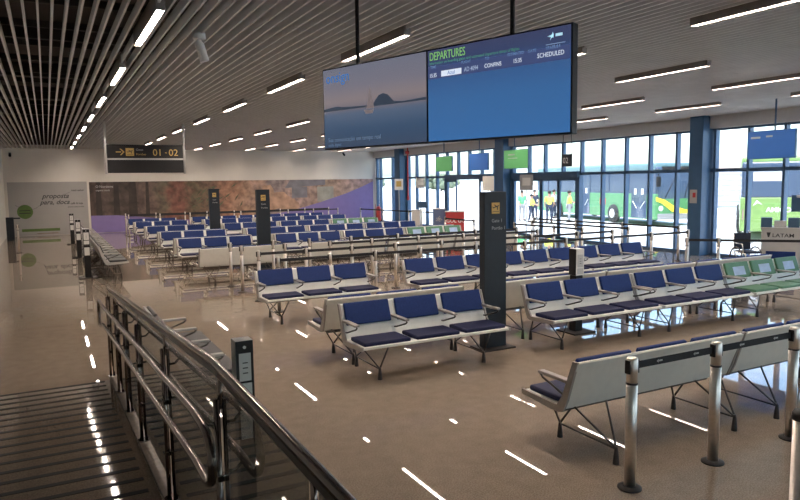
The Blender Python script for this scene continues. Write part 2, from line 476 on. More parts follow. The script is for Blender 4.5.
# fourth is outside the frame; a dark capped post stands at the right frame edge
QG = 'queue belt posts'
qrows = [
    (11.50, [3.58, 4.58, 5.51, 6.51, 7.84, 9.12, 10.28, 11.7, 13.0, 14.3], 0),
    (12.78, [3.59, 4.57, 5.58, 6.61, 7.78, 9.1, 10.33, 11.81, 13.0], 0),
    (14.05, [3.58, 4.54, 5.60, 6.65, 7.90, 9.2, 10.4, 11.56], 2),
    (15.18, [3.57, 4.56, 5.45, 6.53, 7.82, 9.0, 10.2, 11.58], 3)]
qn = ['nearest', 'second', 'third', 'farthest']
for r, (yy, xs, st_) in enumerate(qrows):
    if r == 3: yy = 14.98
    for i, x in enumerate(xs):
        to = (xs[i + 1], yy) if (i >= st_ and i + 1 < len(xs)) else None
        post(x, yy, 'slim steel belt post, %s from the left, %s line of the mid hall queue' % (ORD[i + 1], qn[r]), QG, False, to)
def line(pts, where, grp):
    for i, p in enumerate(pts):
        to = pts[i + 1] if i + 1 < len(pts) else None
        post(*p, 'slim steel belt post, %s, %s' % ('nearest end' if i == len(pts) - 1 else ORD[i + 1] + ' from the far end', where), grp, False, to)
line([(15.15, 18.6), (15.25, 16.6), (15.35, 14.7), (15.48, 12.76)], 'queue line closest to the second door', 'door queue belt posts')
line([(14.0, 17.3), (14.05, 15.3), (14.12, 13.3)], 'middle queue line before the second door', 'door queue belt posts')
line([(12.9, 16.8), (12.95, 15.0), (13.0, 13.9)], 'inner queue line before the second door', 'door queue belt posts')
line([(12.47, 10.05), (12.9, 9.58), (14.3, 8.2)], 'short line before the right boarding desk', 'desk queue belt posts')
line([(12.95, 21.0), (12.92, 19.07)], 'short line right of the green bench', 'door queue belt posts')
line([(14.3, 31.5), (14.5, 29.3), (14.8, 27.2), (15.0, 25.2)], 'queue line before the first door', 'first door belt posts')
fq = ['nearest', 'farther']
for r, yy in enumerate((32.4, 33.7)):
    xs = [3.2 + 1.25 * k + .1 * ((k * 7) % 3) for k in range(9)]
    for i, x in enumerate(xs):
        post(x, yy, 'small steel belt post before the mural, %s from the left, %s line' % (ORD[i + 1], fq[r]), 'belt posts before the mural', False, (xs[i + 1], yy) if i + 1 < len(xs) else None)
post(-.98, 26.9, 'lone silver belt post standing near the left wall and green stripe', 'left side posts')
# dark capped post at the right frame edge
o = empty('bollard', (3.95, 2.32, 0)); tag(o, 'dark capped steel bollard cut by the right frame edge', 'bollard')
MB().lathe([(.075, 0), (.075, .02), (.055, .03), (.055, .84)], (0, 0, 0), 24).build('pole', M['chrome'], o)
MB().lathe([(.062, .84), (.062, .88), (.05, .895), (.01, .90)], (0, 0, 0), 24).build('cap', M['black'], o)
# dark post by the left wall
o = empty('pedestal', (-1.5, 33.6, 0)); tag(o, 'dark narrow pedestal against the left wall by the green poster', 'pedestal')
MB().box((0, 0, .5), (.3, .2, 1.0), bev=.02).build('body', M['totem'], o)
MB().box((.2, 0, .95), (.4, .06, .06), bev=.01).build('arm', M['totem'], o)

# ------------------------------------------------------------------ charging posts
def charger(x, y, label, dark_front=True, h=1.26, w=.135):
    o = empty('charging_post', (x, y, 0)); tag(o, label, 'charging post', 'charging posts')
    MB().box((0, 0, .012), (.42, .42, .024), bev=.008).build('base_plate', M['rubber'], o)
    MB().box((0, 0, .44), (w * .9, w * .9, .85), bev=.004).build('column', M['black'], o)
    b = MB().box((0, 0, h - .20), (w, w, .40), bev=.004).build('head', M['white' if dark_front else 'white'], o)
    MB().box((0, -w / 2 - .003, h - .20), (w - .004, .006, .395)).build('face', M['black'] if dark_front else M['white'], b)
    s = M['white'] if dark_front else M['ltgrey']
    p = MB().box((0, -w / 2 - .008, h - .18), (w - .04, .006, .19), bev=.002).build('socket_plate', s, o)
    sk = MB()
    for dz in (.03, -.005, -.04): sk.box((0, -w / 2 - .0115, h - .18 + dz), (.035, .003, .007))
    sk.build('socket', M['dark_ink'], p)
    MB().lathe([(.011, 0), (.011, .004)], (0, -w / 2 - .010, h - .045), 12, 'Y').build('button', M['white'], o)
    MB().box((0, -w / 2 - .008, h - .335), (w - .035, .006, .09), bev=.002).build('lower_plate', s, o)
    if not dark_front:
        MB().box((-w / 2 - .003, 0, h - .20), (.006, w - .004, .395)).build('side_face', M['black'], b)
    MB().box((0, -w * .45 - .004, .68), (w - .04, .006, .20), bev=.002).build('lower_plate', s, o)
    return o
charger(1.105, 4.42, 'black and white charging post just right of the ramp railing', w=.12)
charger(6.98, 7.575, 'grey charging post rising between the back to back benches right of the totem', False, 1.27, .15)
charger(.80, 18.4, 'black charging post by the dark benches, nearest of the three on the left', h=1.24, w=.16)
charger(.82, 23.9, 'black charging post by the dark benches, middle of the three on the left', h=1.24, w=.16)
charger(.80, 29.5, 'black charging post by the dark benches, farthest of the three on the left', h=1.24, w=.16)

# ------------------------------------------------------------------ gate totems
def plane_icon(s, loc, parent, m, rot):
    b = MB()
    b.prism([(-.34, -.02), (.36, .20), (.40, .26), (.33, .28), (-.36, .06)], -.001, .001, 'Y')
    b.prism([(.02, .10), (-.22, .34), (-.14, .35), (.16, .16)], -.001, .001, 'Y')
    b.prism([(.10, .12), (.16, -.18), (.24, -.15), (.22, .16)], -.001, .001, 'Y')
    b.prism([(-.32, .03), (-.44, .16), (-.38, .17), (-.26, .06)], -.001, .001, 'Y')
    b.prism([(-.38, -.34), (.38, -.34), (.38, -.29), (-.38, -.29)], -.001, .001, 'Y')
    o = b.build('plane_icon', m, parent); o.location = loc; o.scale = (s, 1, s); o.rotation_euler = rot
    return o
def totem(x, y, label, l1, l2):
    o = empty('gate_totem', (x, y, 0)); tag(o, label, 'gate sign', 'gate totems')
    MB().box((0, 0, .012), (.52, .36, .024), bev=.006).build('base_plate', M['rubber'], o)
    MB().box((0, 0, 1.085), (.36, .12, 2.13), bev=.005).build('body', M['totem'], o)
    s = MB().box((.0, -.063, 1.93), (.13, .006, .15)).build('pictogram', M['amber'], o)
    plane_icon(.14, (0, -.068, 1.93), s, M['dark_ink'], (0, 0, 0))
    text('lettering', l1, .065, M['grey_ink'], o, (-.065, -.0625, 1.74), FACE_CAM)
    text('lettering', l2, .065, M['grey_ink'], o, (-.065, -.0625, 1.64), FACE_CAM)
totem(5.335, 7.42, 'tall dark gate totem with yellow plane pictogram beside the front benches', 'Gate 1', 'Port\u00e3o 1')
totem(5.11, 17.6, 'tall black gate totem in the middle distance, right one of the far pair', 'Gate', 'Port\u00e3o')
totem(5.26, 24.2, 'tall black gate totem farthest away, left one of the far pair', 'Gate', 'Port\u00e3o')

# ------------------------------------------------------------------ hanging gate sign 01-02
o = empty('hanging_sign', (2.58, 20.5, 2.66)); tag(o, 'black hanging sign reading 01 and 02 with a yellow arrow, on two posts', 'sign')
for sx in (-1.06, 1.06):
    MB().tube([(sx, 0, -.03), (sx, 0, 1.43)], .035, 12).build('hanger', M['ltgrey'], o)
MB().span((-1.03, -.04, .0), (1.03, .04, .37), bev=.004).build('lower_board', M['black'], o)
MB().span((-1.03, -.035, .375), (1.03, .035, .415)).build('divider', M['ltgrey'], o)
ub = MB().span((-1.03, -.04, .42), (1.03, .04, .80), bev=.004).build('upper_board', M['black'], o)
A = MB(); A.span((-.80, -.045, .575), (-.66, -.041, .605)); A.prism([(-.70, .50), (-.66, .50), (-.57, .59), (-.66, .68), (-.70, .68), (-.61, .59)], -.045, -.041, 'Y')
A.build('arrow', M['amber'], ub)
pc = MB().span((-.54, -.046, .48), (-.32, -.041, .70)).build('pictogram', M['amber'], ub)
plane_icon(.2, (-.43, -.048, .58), pc, M['dark_ink'], (0, 0, 0))
text('lettering', 'Gates', .085, M['grey_ink'], ub, (-.27, -.042, .63), FACE_CAM)
text('lettering', 'Port\u00f5es', .085, mat('amber_dim', (.5, .32, .1), .5), ub, (-.27, -.042, .50), FACE_CAM)
text('lettering', '01', .27, M['amber'], ub, (.18, -.042, .49), FACE_CAM)
text('lettering', '-', .20, M['amber'], ub, (.515, -.042, .53), FACE_CAM)
text('lettering', '02', .27, M['amber'], ub, (.62, -.042, .49), FACE_CAM)

# ------------------------------------------------------------------ the two big departure screens
TL = Vector((2.2176, 5.6383, 3.2928)); WV = Vector((.7897, -2.3151, 0)); TH = .700
tw = WV.length / 2; ta = math.atan2(WV.y, WV.x)
def screen_mat(name, stops, est, axis='Z', lo=-.35, hi=.35, xmix=None):
    m = bpy.data.materials.new(name); m.use_nodes = True
    nt = m.node_tree; b = nt.nodes['Principled BSDF']
    b.inputs['Base Color'].default_value = (.01, .01, .012, 1); b.inputs['Roughness'].default_value = .25
    tc = nt.nodes.new('ShaderNodeTexCoord'); sp = nt.nodes.new('ShaderNodeSeparateXYZ')
    nt.links.new(tc.outputs['Object'], sp.inputs[0])
    mr = nt.nodes.new('ShaderNodeMapRange'); mr.inputs['From Min'].default_value = lo; mr.inputs['From Max'].default_value = hi
    nt.links.new(sp.outputs[axis], mr.inputs['Value'])
    r = nt.nodes.new('ShaderNodeValToRGB'); el = r.color_ramp.elements
    el[0].position, el[0].color = stops[0][0], (*stops[0][1], 1)
    el[1].position, el[1].color = stops[-1][0], (*stops[-1][1], 1)
    for p, c_ in stops[1:-1]:
        e = el.new(p); e.color = (*c_, 1)
    nt.links.new(mr.outputs[0], r.inputs['Fac'])
    nt.links.new(r.outputs['Color'], b.inputs['Emission Color'])
    b.inputs['Emission Strength'].default_value = est * .20
    return m
def em(name, col, s=.25):
    return mat(name, tuple(min(.8, c) for c in col), .5, emit=col, estr=s)
def tv(idx, label):
    org = TL + WV * (idx * .5 + .25); org.z = TL.z - TH / 2
    o = empty('departure_screen', org, ta)
    tag(o, label, 'screen', 'paired departure screens')
    MB().box((0, .035, 0), (tw, .07, TH), bev=.006).build('casing', M['black'], o)
    px = -.26 if idx == 0 else .09
    MB().span((px - .022, .07, -.2), (px + .022, .10, .2)).build('bracket', M['black'], o)
    MB().tube([(px, .10, -.2), (px, .10, 4.2 - org.z)], .017, 12).build('hanger_pole', M['black'], o)
    return o
def T_(body, size, m, par, x, z, align='LEFT', sx=1.0, shear=0):
    return text('lettering', body, size, m, par, (x, -.0045, z), FACE_CAM, align, shear, .0004, sx)
t0 = tv(0, 'left of the paired hanging screens, showing a sailing boat at dusk')
sc0 = MB().span((-tw / 2 + .012, -.003, -TH / 2 + .012), (tw / 2 - .010, .0, TH / 2 - .012)).build('display', screen_mat('dusk_picture', [(0, (.05, .075, .13)), (.22, (.045, .09, .17)), (.42, (.10, .14, .22)), (.47, (.17, .16, .20)), (.58, (.27, .22, .23)), (.75, (.20, .19, .24)), (1, (.17, .18, .24))], 1.0), t0)
hl = MB()
pts = [(-.6, .0), (-.6, .02), (-.5, .03), (-.42, .035), (-.36, .025), (-.2, .018), (.02, .012), (.05, .05), (.09, .085), (.14, .095), (.19, .08), (.23, .045), (.26, .02), (.36, .012), (.6, .022), (.6, 0)]
hl.prism([(x, z - .02) for x, z in pts], -.0045, -.0032, 'Y'); hl.build('hill_picture', em('hill_pic', (.030, .042, .065)), sc0)
bo = MB(); bo.prism([(-.085, -.045), (.03, -.045), (.015, -.075), (-.065, -.075)], -.006, -.0047, 'Y')
bo.prism([(-.055, -.035), (-.015, .155), (-.005, -.035)], -.006, -.0047, 'Y'); bo.prism([(.0, -.035), (-.008, .14), (.035, -.035)], -.006, -.0047, 'Y')
bo.build('boat_picture', em('boat_pic', (.16, .13, .135)), sc0)
T_('onsign', .125, em('onsign_blue', (.03, .14, .40)), sc0, -.565, .222, sx=.95)
T_('Sua comunica\u00e7\u00e3o em tempo real', .05, em('caption', (.10, .14, .20)), sc0, -.55, -.285)
T_('midia digital', .035, em('caption', (.09, .13, .19)), sc0, -.55, -.325)
t1 = tv(1, 'right of the paired hanging screens, blue departures board')
sc1 = MB().span((-tw / 2 + .010, -.003, -TH / 2 + .012), (tw / 2 - .012, .0, TH / 2 - .012)).build('display', screen_mat('departures_blue', [(0, (.045, .165, .42)), (.45, (.045, .15, .37)), (.74, (.045, .11, .28)), (.86, (.045, .065, .155)), (1, (.050, .060, .135))], 1.0), t1)
wi = em('board_white', (.62, .68, .76)); dm = em('board_dim', (.12, .20, .34)); gi = em('board_green', (.20, .46, .12))
T_('DEPARTURES', .085, gi, sc1, -.585, .262, sx=.68)
T_('Information on boarding gates and estimated departure times of flights', .028, em('board_green_dim', (.06, .20, .12)), sc1, -.585, .232)
bd = MB().span((-tw / 2 + .012, -.0042, .125), (tw / 2 - .014, -.0032, .215)).build('table_row', em('row_blue', (.042, .060, .150)), sc1)
for x, s in ((-.575, 'TIME'), (-.28, 'FLIGHT'), (-.07, 'TO'), (.12, 'ESTIMATED    GATE'), (.42, 'STATUS')):
    T_(s, .026, dm, sc1, x, .203)
T_('15:35', .040, wi, sc1, -.585, .138, sx=.8)
pl = MB().box((-.375, -.0045, .155), (.19, .002, .042), bev=.0009).build('airline_plate', em('plate', (.62, .68, .78)), sc1)
text('lettering', 'Azul', .04, em('plate_ink', (.05, .14, .36)), pl, (-.41, -.006, .142), FACE_CAM, depth=.0003)
T_('AD 4094', .045, dm if False else em('board_mid', (.30, .37, .50)), sc1, -.255, .145, sx=.75)
T_('CONFINS', .040, wi, sc1, -.075, .148, sx=.85)
T_('15:35', .040, wi, sc1, .165, .150, sx=.8)
T_('SCHEDULED', .042, wi, sc1, .555, .158, 'RIGHT', sx=.85)
ic = MB(); ic.prism([(.43, .285), (.475, .297), (.475, .273)], -.0045, -.0032, 'Y'); ic.prism([(.45, .26), (.475, .29), (.47, .31)], -.0045, -.0032, 'Y'); ic.span((.49, -.0045, .278), (.54, -.0032, .296))
ic.build('board_logo', em('logo_cyan', (.40, .62, .72)), sc1)
ln = MB().span((.42, -.0045, .232), (.56, -.0032, .236)).build('board_rule', em('rule', (.20, .26, .36)), sc1)
T_('15:14', .03, em('clock', (.12, .17, .28)), sc1, .46, .205)

# ------------------------------------------------------------------ ceiling lights, camera
xs_l = [1.1, 3.86, 6.62, 9.16, 11.75, 14.3]
lp = None
for r, x in enumerate(xs_l):
    for k in range(9):
        y = 3.45 + 3.63 * k
        p = proj((x, y + .95, 4.03)); 
        if not p: continue
        pa, pb = proj((x, y, 4.03)), proj((x, y + 1.9, 4.03))
        if not any(q and -30 < q[0] < 830 and -30 < q[1] < 500 for q in (pa, p, pb)): continue
        if lp is None:
            o = empty('ceiling_light', (0, 0, 0))
            hs = MB()
            for sx in (-1, 1): hs.span((sx * .036, 0, 4.015), (sx * .044, 1.9, 4.20))
            hs.span((-.044, 0, 4.015), (.044, .008, 4.2)); hs.span((-.044, 1.892, 4.015), (.044, 1.9, 4.2)); hs.span((-.042, .004, 4.06), (.042, 1.896, 4.2))
            hs.build('housing', M['lamp_body'], o)
            MB().span((-.0355, .009, 4.048), (.0355, 1.891, 4.055)).build('diffuser', M['lamp'], o)
            lp = o
        else: o = copy_tree(lp)
        o.location = (x, y, 0)
        tag(o, 'slim linear ceiling light, %s from the far wall, %s lamp row from the left wall' % (ORD[9 - k], ORD[r + 1]), 'ceiling light', 'linear ceiling lights')
o = empty('bullet_camera', (1.72, 8.35, 4.08)); tag(o, 'white cylindrical camera hanging under the slatted ceiling left of the screens', 'camera')
MB().lathe([(.075, -.05), (.075, .02), (.03, .03)], (0, 0, 0), 20).build('mount', M['white'], o)
MB().tube([(0, 0, -.04), (0, 0, -.11)], .025, 10).build('neck', M['white'], o)
MB().tube([(-.03, .0, -.08), (.0, -.01, -.12), (.05, -.02, -.31)], [.045, .055, .055], 16).build('body', M['white'], o)
for (x, y, z, lb) in ((15.3, 35.9, 3.93, 'small wall camera on the far wall near the windows'), (-1.41, 35.9, 3.80, 'small dark wall camera in the far left corner')):
    o = empty('wall_camera', (x, y, z)); tag(o, lb, 'camera')
    MB().box((0, .06, .06), (.10, .08, .10), bev=.01).build('mount', M['grey'], o)
    MB().tube([(0, .05, .04), (0, -.10, -.06)], .055, 14).build('body', M['black'], o)

# ------------------------------------------------------------------ far wall graphics
def mural_mat():
    m = mat('mural_print', (.3, .2, .15), .55); nt = m.node_tree; b = nt.nodes['Principled BSDF']
    tc = nt.nodes.new('ShaderNodeTexCoord'); sp = nt.nodes.new('ShaderNodeSeparateXYZ')
    n = nt.nodes.new('ShaderNodeTexNoise'); n.inputs['Scale'].default_value = .9; n.inputs['Detail'].default_value = 5; n.inputs['Roughness'].default_value = .6
    nt.links.new(tc.outputs['Object'], n.inputs['Vector']); nt.links.new(tc.outputs['Object'], sp.inputs[0])
    ma = nt.nodes.new('ShaderNodeMath'); ma.operation = 'MULTIPLY_ADD'; ma.inputs[1].default_value = 3.2
    nt.links.new(n.outputs['Fac'], ma.inputs[0]); nt.links.new(sp.outputs['X'], ma.inputs[2])
    mr = nt.nodes.new('ShaderNodeMapRange'); mr.inputs['From Min'].default_value = 1.6; mr.inputs['From Max'].default_value = 17.1
    nt.links.new(ma.outputs[0], mr.inputs['Value'])
    r = nt.nodes.new('ShaderNodeValToRGB'); el = r.color_ramp.elements
    st = [(0, (.09, .06, .05)), (.05, (.12, .09, .075)), (.10, (.06, .045, .04)), (.17, (.17, .12, .10)), (.22, (.15, .13, .09)), (.27, (.24, .10, .075)), (.33, (.12, .10, .06)), (.37, (.22, .13, .09)), (.43, (.38, .20, .13)), (.50, (.40, .26, .18)), (.545, (.46, .31, .25)), (.58, (.26, .22, .22)), (.63, (.30, .24, .24)), (.67, (.48, .33, .28)), (.73, (.42, .29, .24)), (.80, (.38, .27, .20)), (.86, (.52, .36, .28)), (1, (.50, .32, .30))]
    el[0].position, el[0].color = st[0][0], (*st[0][1], 1); el[1].position, el[1].color = 1, (*st[-1][1], 1)
    for p, c_ in st[1:-1]: e = el.new(p); e.color = (*c_, 1)
    nt.links.new(mr.outputs[0], r.inputs['Fac'])
    n2 = nt.nodes.new('ShaderNodeTexNoise'); n2.inputs['Scale'].default_value = 3.2; n2.inputs['Detail'].default_value = 6
    nt.links.new(tc.outputs['Object'], n2.inputs['Vector'])
    r2 = nt.nodes.new('ShaderNodeValToRGB'); r2.color_ramp.elements[0].position = .34; r2.color_ramp.elements[0].color = (.52, .50, .50, 1)
    r2.color_ramp.elements[1].position = .66; r2.color_ramp.elements[1].color = (1.25, 1.2, 1.15, 1)
    nt.links.new(n2.outputs['Fac'], r2.inputs['Fac'])
    mx = nt.nodes.new('ShaderNodeMix'); mx.data_type = 'RGBA'; mx.blend_type = 'MULTIPLY'; mx.inputs['Factor'].default_value = 1
    nt.links.new(r.outputs['Color'], mx.inputs[6]); nt.links.new(r2.outputs['Color'], mx.inputs[7])
    nt.links.new(mx.outputs[2], b.inputs['Base Color'])
    return m
mu = empty('mural', (1.84, YF - .001, 0)); tag(mu, 'long photographic mural with purple wave covering the far wall', 'mural')
MB().span((0, -.025, .01), (15.33, 0, 2.50)).build('print_panel', mural_mat(), mu)
wv = [(0, .86), (1.2, .84), (2.4, .72), (4, .52), (6, .44), (8, .48), (9.5, .66), (10.6, .86), (12, 1.22), (13.5, 1.65), (14.6, 2.05), (15.33, 2.36)]
MB().prism([(0, .012)] + [(a, b) for a, b in wv] + [(15.33, .012)], -.029, -.026, 'Y').build('purple_wave', M['purple'], mu)
tk = MB()
for x0, w_ in ((.25, .28), (1.05, .30), (1.75, .42), (2.55, .2)):
    tk.prism([(x0, .86), (x0 + w_, .85), (x0 + w_ * .9, 2.49), (x0 + .05, 2.49)], -.0275, -.0255, 'Y')
tk.build('trunk_print', noisy(mat('trunk_print', (.045, .032, .028), .6), 3, .3), mu)
fr = MB()
for k in range(40):
    cx = random.uniform(4.6, 7.4); cz = random.uniform(1.0, 2.3); a = random.uniform(.4, 1.2) * (1 if k % 2 else -1); L = random.uniform(.3, .6)
    dx, dz = math.cos(a) * L, abs(math.sin(a)) * L
    if cz + dz > 2.46: continue
    sg = 1 if a > 0 else -1
    fr.prism([(cx, cz), (cx + sg * dx * .5 + .03, cz + dz * .5 - .03), (cx + sg * dx, cz + dz), (cx + sg * dx * .5 - .03, cz + dz * .5 + .03)], -.0285 - .00002 * k, -.0255, 'Y')
fr.build('frond_print', noisy(mat('frond_print', (.11, .11, .06), .6), 2, .5), mu)
fg = MB()
def blob(cx, cz, rx, rz, off, n=18, wob=.15):
    fg.prism([(cx + rx * math.cos(2 * PI * i / n) * (1 + wob * math.sin(3 * i)), cz + rz * math.sin(2 * PI * i / n) * (1 + wob * math.cos(2 * i))) for i in range(n)], off, -.0255, 'Y')
blob(9.3, 1.35, 1.0, .5, -.0281); blob(8.9, 1.9, .35, .35, -.0283); blob(10.1, 1.1, .6, .35, -.0284)
fg.build('figure_print', noisy(mat('figure_print', (.44, .27, .18), .6), 2.2, .4), mu)
rf = MB(); rf.prism([(9.9, 2.05), (10.2, 2.49), (12.3, 2.49), (12.3, 2.2)], -.0282, -.0255, 'Y'); rf.span((10.3, -.0281, 1.5), (11.2, -.0255, 2.1))
rf.build('roof_print', noisy(mat('roof_print', (.20, .19, .21), .6), 2, .25), mu)
gt = MB(); gt.span((14.0 - 2.2, -.0281, 1.25), (14.0 - 1.2, -.0255, 2.1)); gt.build('shed_print', noisy(mat('shed_print', (.38, .36, .30), .6), 2, .2), mu)
text('lettering', 'E', .62, M['white_ink'], mu, (1.60, -.03, .14), FACE_CAM)
text('lettering', 'O Nordeste', .16, M['ltgrey'], mu, (.28, -.03, 2.22), FACE_CAM)
text('lettering', 'espera voc\u00ea', .13, M['ltgrey'], mu, (.28, -.03, 2.05), FACE_CAM)
po = empty('wall_poster', (-1.62, YF - .001, 0)); tag(po, 'pale grey wall graphic with green circle left of the mural', 'poster')
MB().span((0, -.02, .01), (3.36, 0, 2.53)).build('print_panel', noisy(mat('poster_grey', (.40, .385, .375), .6), 2, .03), po)
MB().lathe([(.33, -.024), (.33, -.021)], (.66, 0, 1.14), 32, 'Y').build('green_circle', M['greenprint'], po)
MB().span((.48, -.023, .20), (2.08, -.021, .33)).build('green_stripe', M['greenprint'], po)
for z, x0, x1 in ((.08, 1.1, 2.0), (1.06, .42, .9), (1.18, .42, .88)):
    MB().span((x0, -.026, z), (x1, -.0245, z + .035)).build('small_print', M['dark_ink'] if z > .5 else M['brick'], po)
text('lettering', 'proposta', .31, M['dark_ink'], po, (1.40, -.022, 1.76), FACE_CAM, shear=.35)
text('lettering', 'para, doca', .30, M['dark_ink'], po, (1.30, -.022, 1.47), FACE_CAM, shear=.35)
text('lettering', 'mais sabor', .13, M['dark_ink'], po, (2.65, -.022, 2.08), FACE_CAM, shear=.35)
text('lettering', 'caf\u00e9 & loja', .13, M['dark_ink'], po, (2.60, -.022, 1.45), FACE_CAM)
text('lettering', 'aberto todos os dias', .085, M['dark_ink'], po, (2.48, -.022, 1.30), FACE_CAM)
cl = MB()
for a, b in (((2.30, 1.93), (2.62, 2.05)), ((.98, 1.25), (1.28, 1.42)), ((.28, 1.46), (.45, 1.38))):
    cl.tube([(a[0], -.021, a[1]), ((a[0] + b[0]) / 2, -.021, (a[1] + b[1]) / 2 - .03), (b[0], -.021, b[1])], .006, 6)
cl.build('callout_line', M['dark_ink'], po)

# ------------------------------------------------------------------ glazed wall
XW = XR
def pillar(y0, y1, x0=16.95):
    o = struct(MB().span((x0, y0, 0), (XW + .2, y1, 4.2), bev=.01).build('pillar', M['pillarblue'])); return o
pil = [(32.15, 32.75), (22.85, 23.45), (13.22, 13.68), (3.75, 4.35)]
for p in pil: pillar(*p)
def mull(b, y, z0=0, z1=3.75, w=.075):
    b.span((XW - .10, y - w / 2, z0), (XW + .06, y + w / 2, z1))
def bay(n, y0, y1, ys, door=None):
    b = MB()
    for y in ys:
        inside = door and door[0] < y < door[1]
        mull(b, y, 2.56 if inside else 0)
    b.span((XW - .08, y0, 2.46), (XW + .05, y1, 2.56))
    b.span((XW - .08, y0, 3.66), (XW + .05, y1, 3.74))
    segs = [(y0, y1)] if not door else [(y0, door[0]), (door[1], y1)]
    for a, c_ in segs:
        if c_ - a > .05: b.span((XW - .08, a, 0), (XW + .05, c_, .07))
    o = struct(b.build('window_%d' % n, M['frame']))
    g = MB(); g.span((XW - .012, y0, 2.56), (XW - .004, y1, 3.66))
    for a, c_ in segs:
        if c_ - a > .05: g.span((XW - .012, a, .07), (XW - .004, c_, 2.46))
    gg = g.build('glass_pane', M['glass'], o); return o
bay(1, 32.75, 36.0, [35.85, 35.4, 33.86, 32.9])
bay(2, 23.45, 32.15, [32.05, 31.07, 30.02, 28.96, 28.02, 27.0, 26.05, 25.05, 24.08, 23.5], (24.05, 28.05))
bay(3, 13.68, 22.85, [22.75, 21.7, 20.72, 19.68, 18.68, 17.63, 16.55, 15.53, 14.47, 13.78], (18.66, 22.78))
bay(4, 4.35, 13.22, [13.12, 12.06, 11.02, 10.0, 8.95, 7.9, 6.85, 5.8, 4.8])
bay(5, YB, 3.75, [3.65] + [2.5 - 1.1 * k for k in range(13)] + [YB + .05])
nb = MB(); x = XL + 1.25  # unseen glazing behind the camera, added to bring in more daylight
while x < XR:
    nb.span((x - .04, YB - .14, .9), (x + .04, YB, 3.72)); x += 1.4
nb.span((XL + 1.2, YB - .14, .9), (XR, YB, 1.0)); nb.span((XL + 1.2, YB - .14, 2.46), (XR, YB, 2.56)); nb.span((XL + 1.2, YB - .14, 3.64), (XR, YB, 3.74))
o = struct(nb.build('window_6', M['frame']))
MB().span((XL + 1.2, YB - .08, 1.0), (XR, YB - .072, 3.64)).build('glass_pane', M['glass'], o)
def door(n, y0, y1, leaves, openg=None):
    o = struct(empty('door_%d' % n, (XW - .12, (y0 + y1) / 2, 0)))
    cy = (y0 + y1) / 2
    h = MB().span((-.10, y0 - cy, 2.36), (.16, y1 - cy, 2.60), bev=.01).build('header_box', M['frame'], o)
    j = MB()
    for y in (y0, y1): j.span((-.06, y - cy - .07, 0), (.14, y - cy + .07, 2.4))
    j.build('jamb', M['frame'], o)
    for a, b in leaves:
        lf = MB(); a -= cy; b -= cy
        for yy in (a, b): lf.span((-.03, yy - .045, .02), (.03, yy + .045, 2.36))
        for z in (.02, 2.26): lf.span((-.03, a, z), (.03, b, z + .10))
        l = lf.build('door_leaf', M['frame'], o)
        MB().span((-.005, a + .045, .12), (.005, b - .045, 2.26)).build('glass_pane', M['glass'], l)
door(1, 24.1, 28.0, [(27.05, 27.9), (24.2, 25.1)])
door(2, 18.72, 22.72, [(20.88, 22.6), (19.85, 20.8), (18.85, 19.78)])
# notice on the pillar
o = MB().span((16.935, 13.36, 1.55), (16.948, 13.60, 1.95)).build('wall_notice', M['ltgrey'])
tag(o, 'small grey notice with red square on the blue pillar', 'notice')
MB().span((16.930, 13.40, 1.72), (16.936, 13.50, 1.86)).build('red_square', M['red'], o)
# red standpipe
o = empty('standpipe', (17.05, 31.4, 0)); tag(o, 'thin red fire standpipe rising before the far windows', 'pipe')
MB().tube([(0, 0, 1.5), (0, 0, 4.09)], .04, 12).build('riser', M['red'], o)
MB().box((-.02, 0, 3.85), (.14, .20, .16), bev=.02).build('valve', M['red'], o)
MB().tube([(-.02, -.10, 3.9), (-.10, -.25, 3.9)], .03, 10).build('bell', M['black'], o)
MB().box((0, 0, 1.42), (.10, .12, .20), bev=.02).build('outlet', M['red'], o)

# hanging screens by the windows
def hang_tv(y0, y1, z0, z1, m, label, pole_f, X=15.0, txt=None):
    cy = (y0 + y1) / 2; cz = (z0 + z1) / 2
    o = empty('hanging_screen', (X, cy, cz)); tag(o, label, 'screen', 'gate screens by the windows')
    w = y1 - y0; h = z1 - z0
    MB().box((.03, 0, 0), (.06, w, h), bev=.006).build('casing', M['frame'], o)
    d = MB().box((-.002, 0, 0), (.006, w - .03, h - .03)).build('display', m, o)
    py = w * pole_f
    MB().tube([(.05, py, h / 2 - .1), (.05, py, 4.15 - cz)], .02, 10).build('hanger_pole', M['frame'], o)
    if txt:
        for k, (s, yy, zz, sz) in enumerate(txt):
            MB().span((-.0075, yy - s, zz), (-.004, yy, zz + sz)).build('printed_line', M['ltgrey'], d)
hang_tv(23.76, 25.04, 2.72, 3.35, M['green_sign'], 'green hanging screen, farthest of the window screens', .05)
hang_tv(21.18, 22.48, 2.71, 3.37, M['blue_sign'], 'plain blue hanging screen between two green ones', 0)
hang_tv(18.77, 20.17, 2.72, 3.40, M['green_sign'], 'bright green hanging screen over the second door', .1, txt=[(.40, .45, .14, .05), (.55, .45, .02, .03)])
hang_tv(9.28, 10.45, 2.72, 3.38, M['blue_sign'], 'blue flight screen hanging at the right before the windows', -.05, txt=[(.24, .50, .15, .045), (.16, .12, .17, .04)])
o = empty('gate_number_sign', (15.0, 16.8, 2.92)); tag(o, 'small dark hanging sign with gate number 02', 'sign')
MB().box((.02, 0, 0), (.05, .44, .40), bev=.005).build('board', M['totem'], o)
for s in (-.19, .19): MB().tube([(.02, s, .19), (.02, s, 1.2)], .010, 8).build('hanger', M['totem'], o)
text('lettering', '02', .26, M['ltgrey'], o, (-.008, .17, -.09), FACE_LEFT)

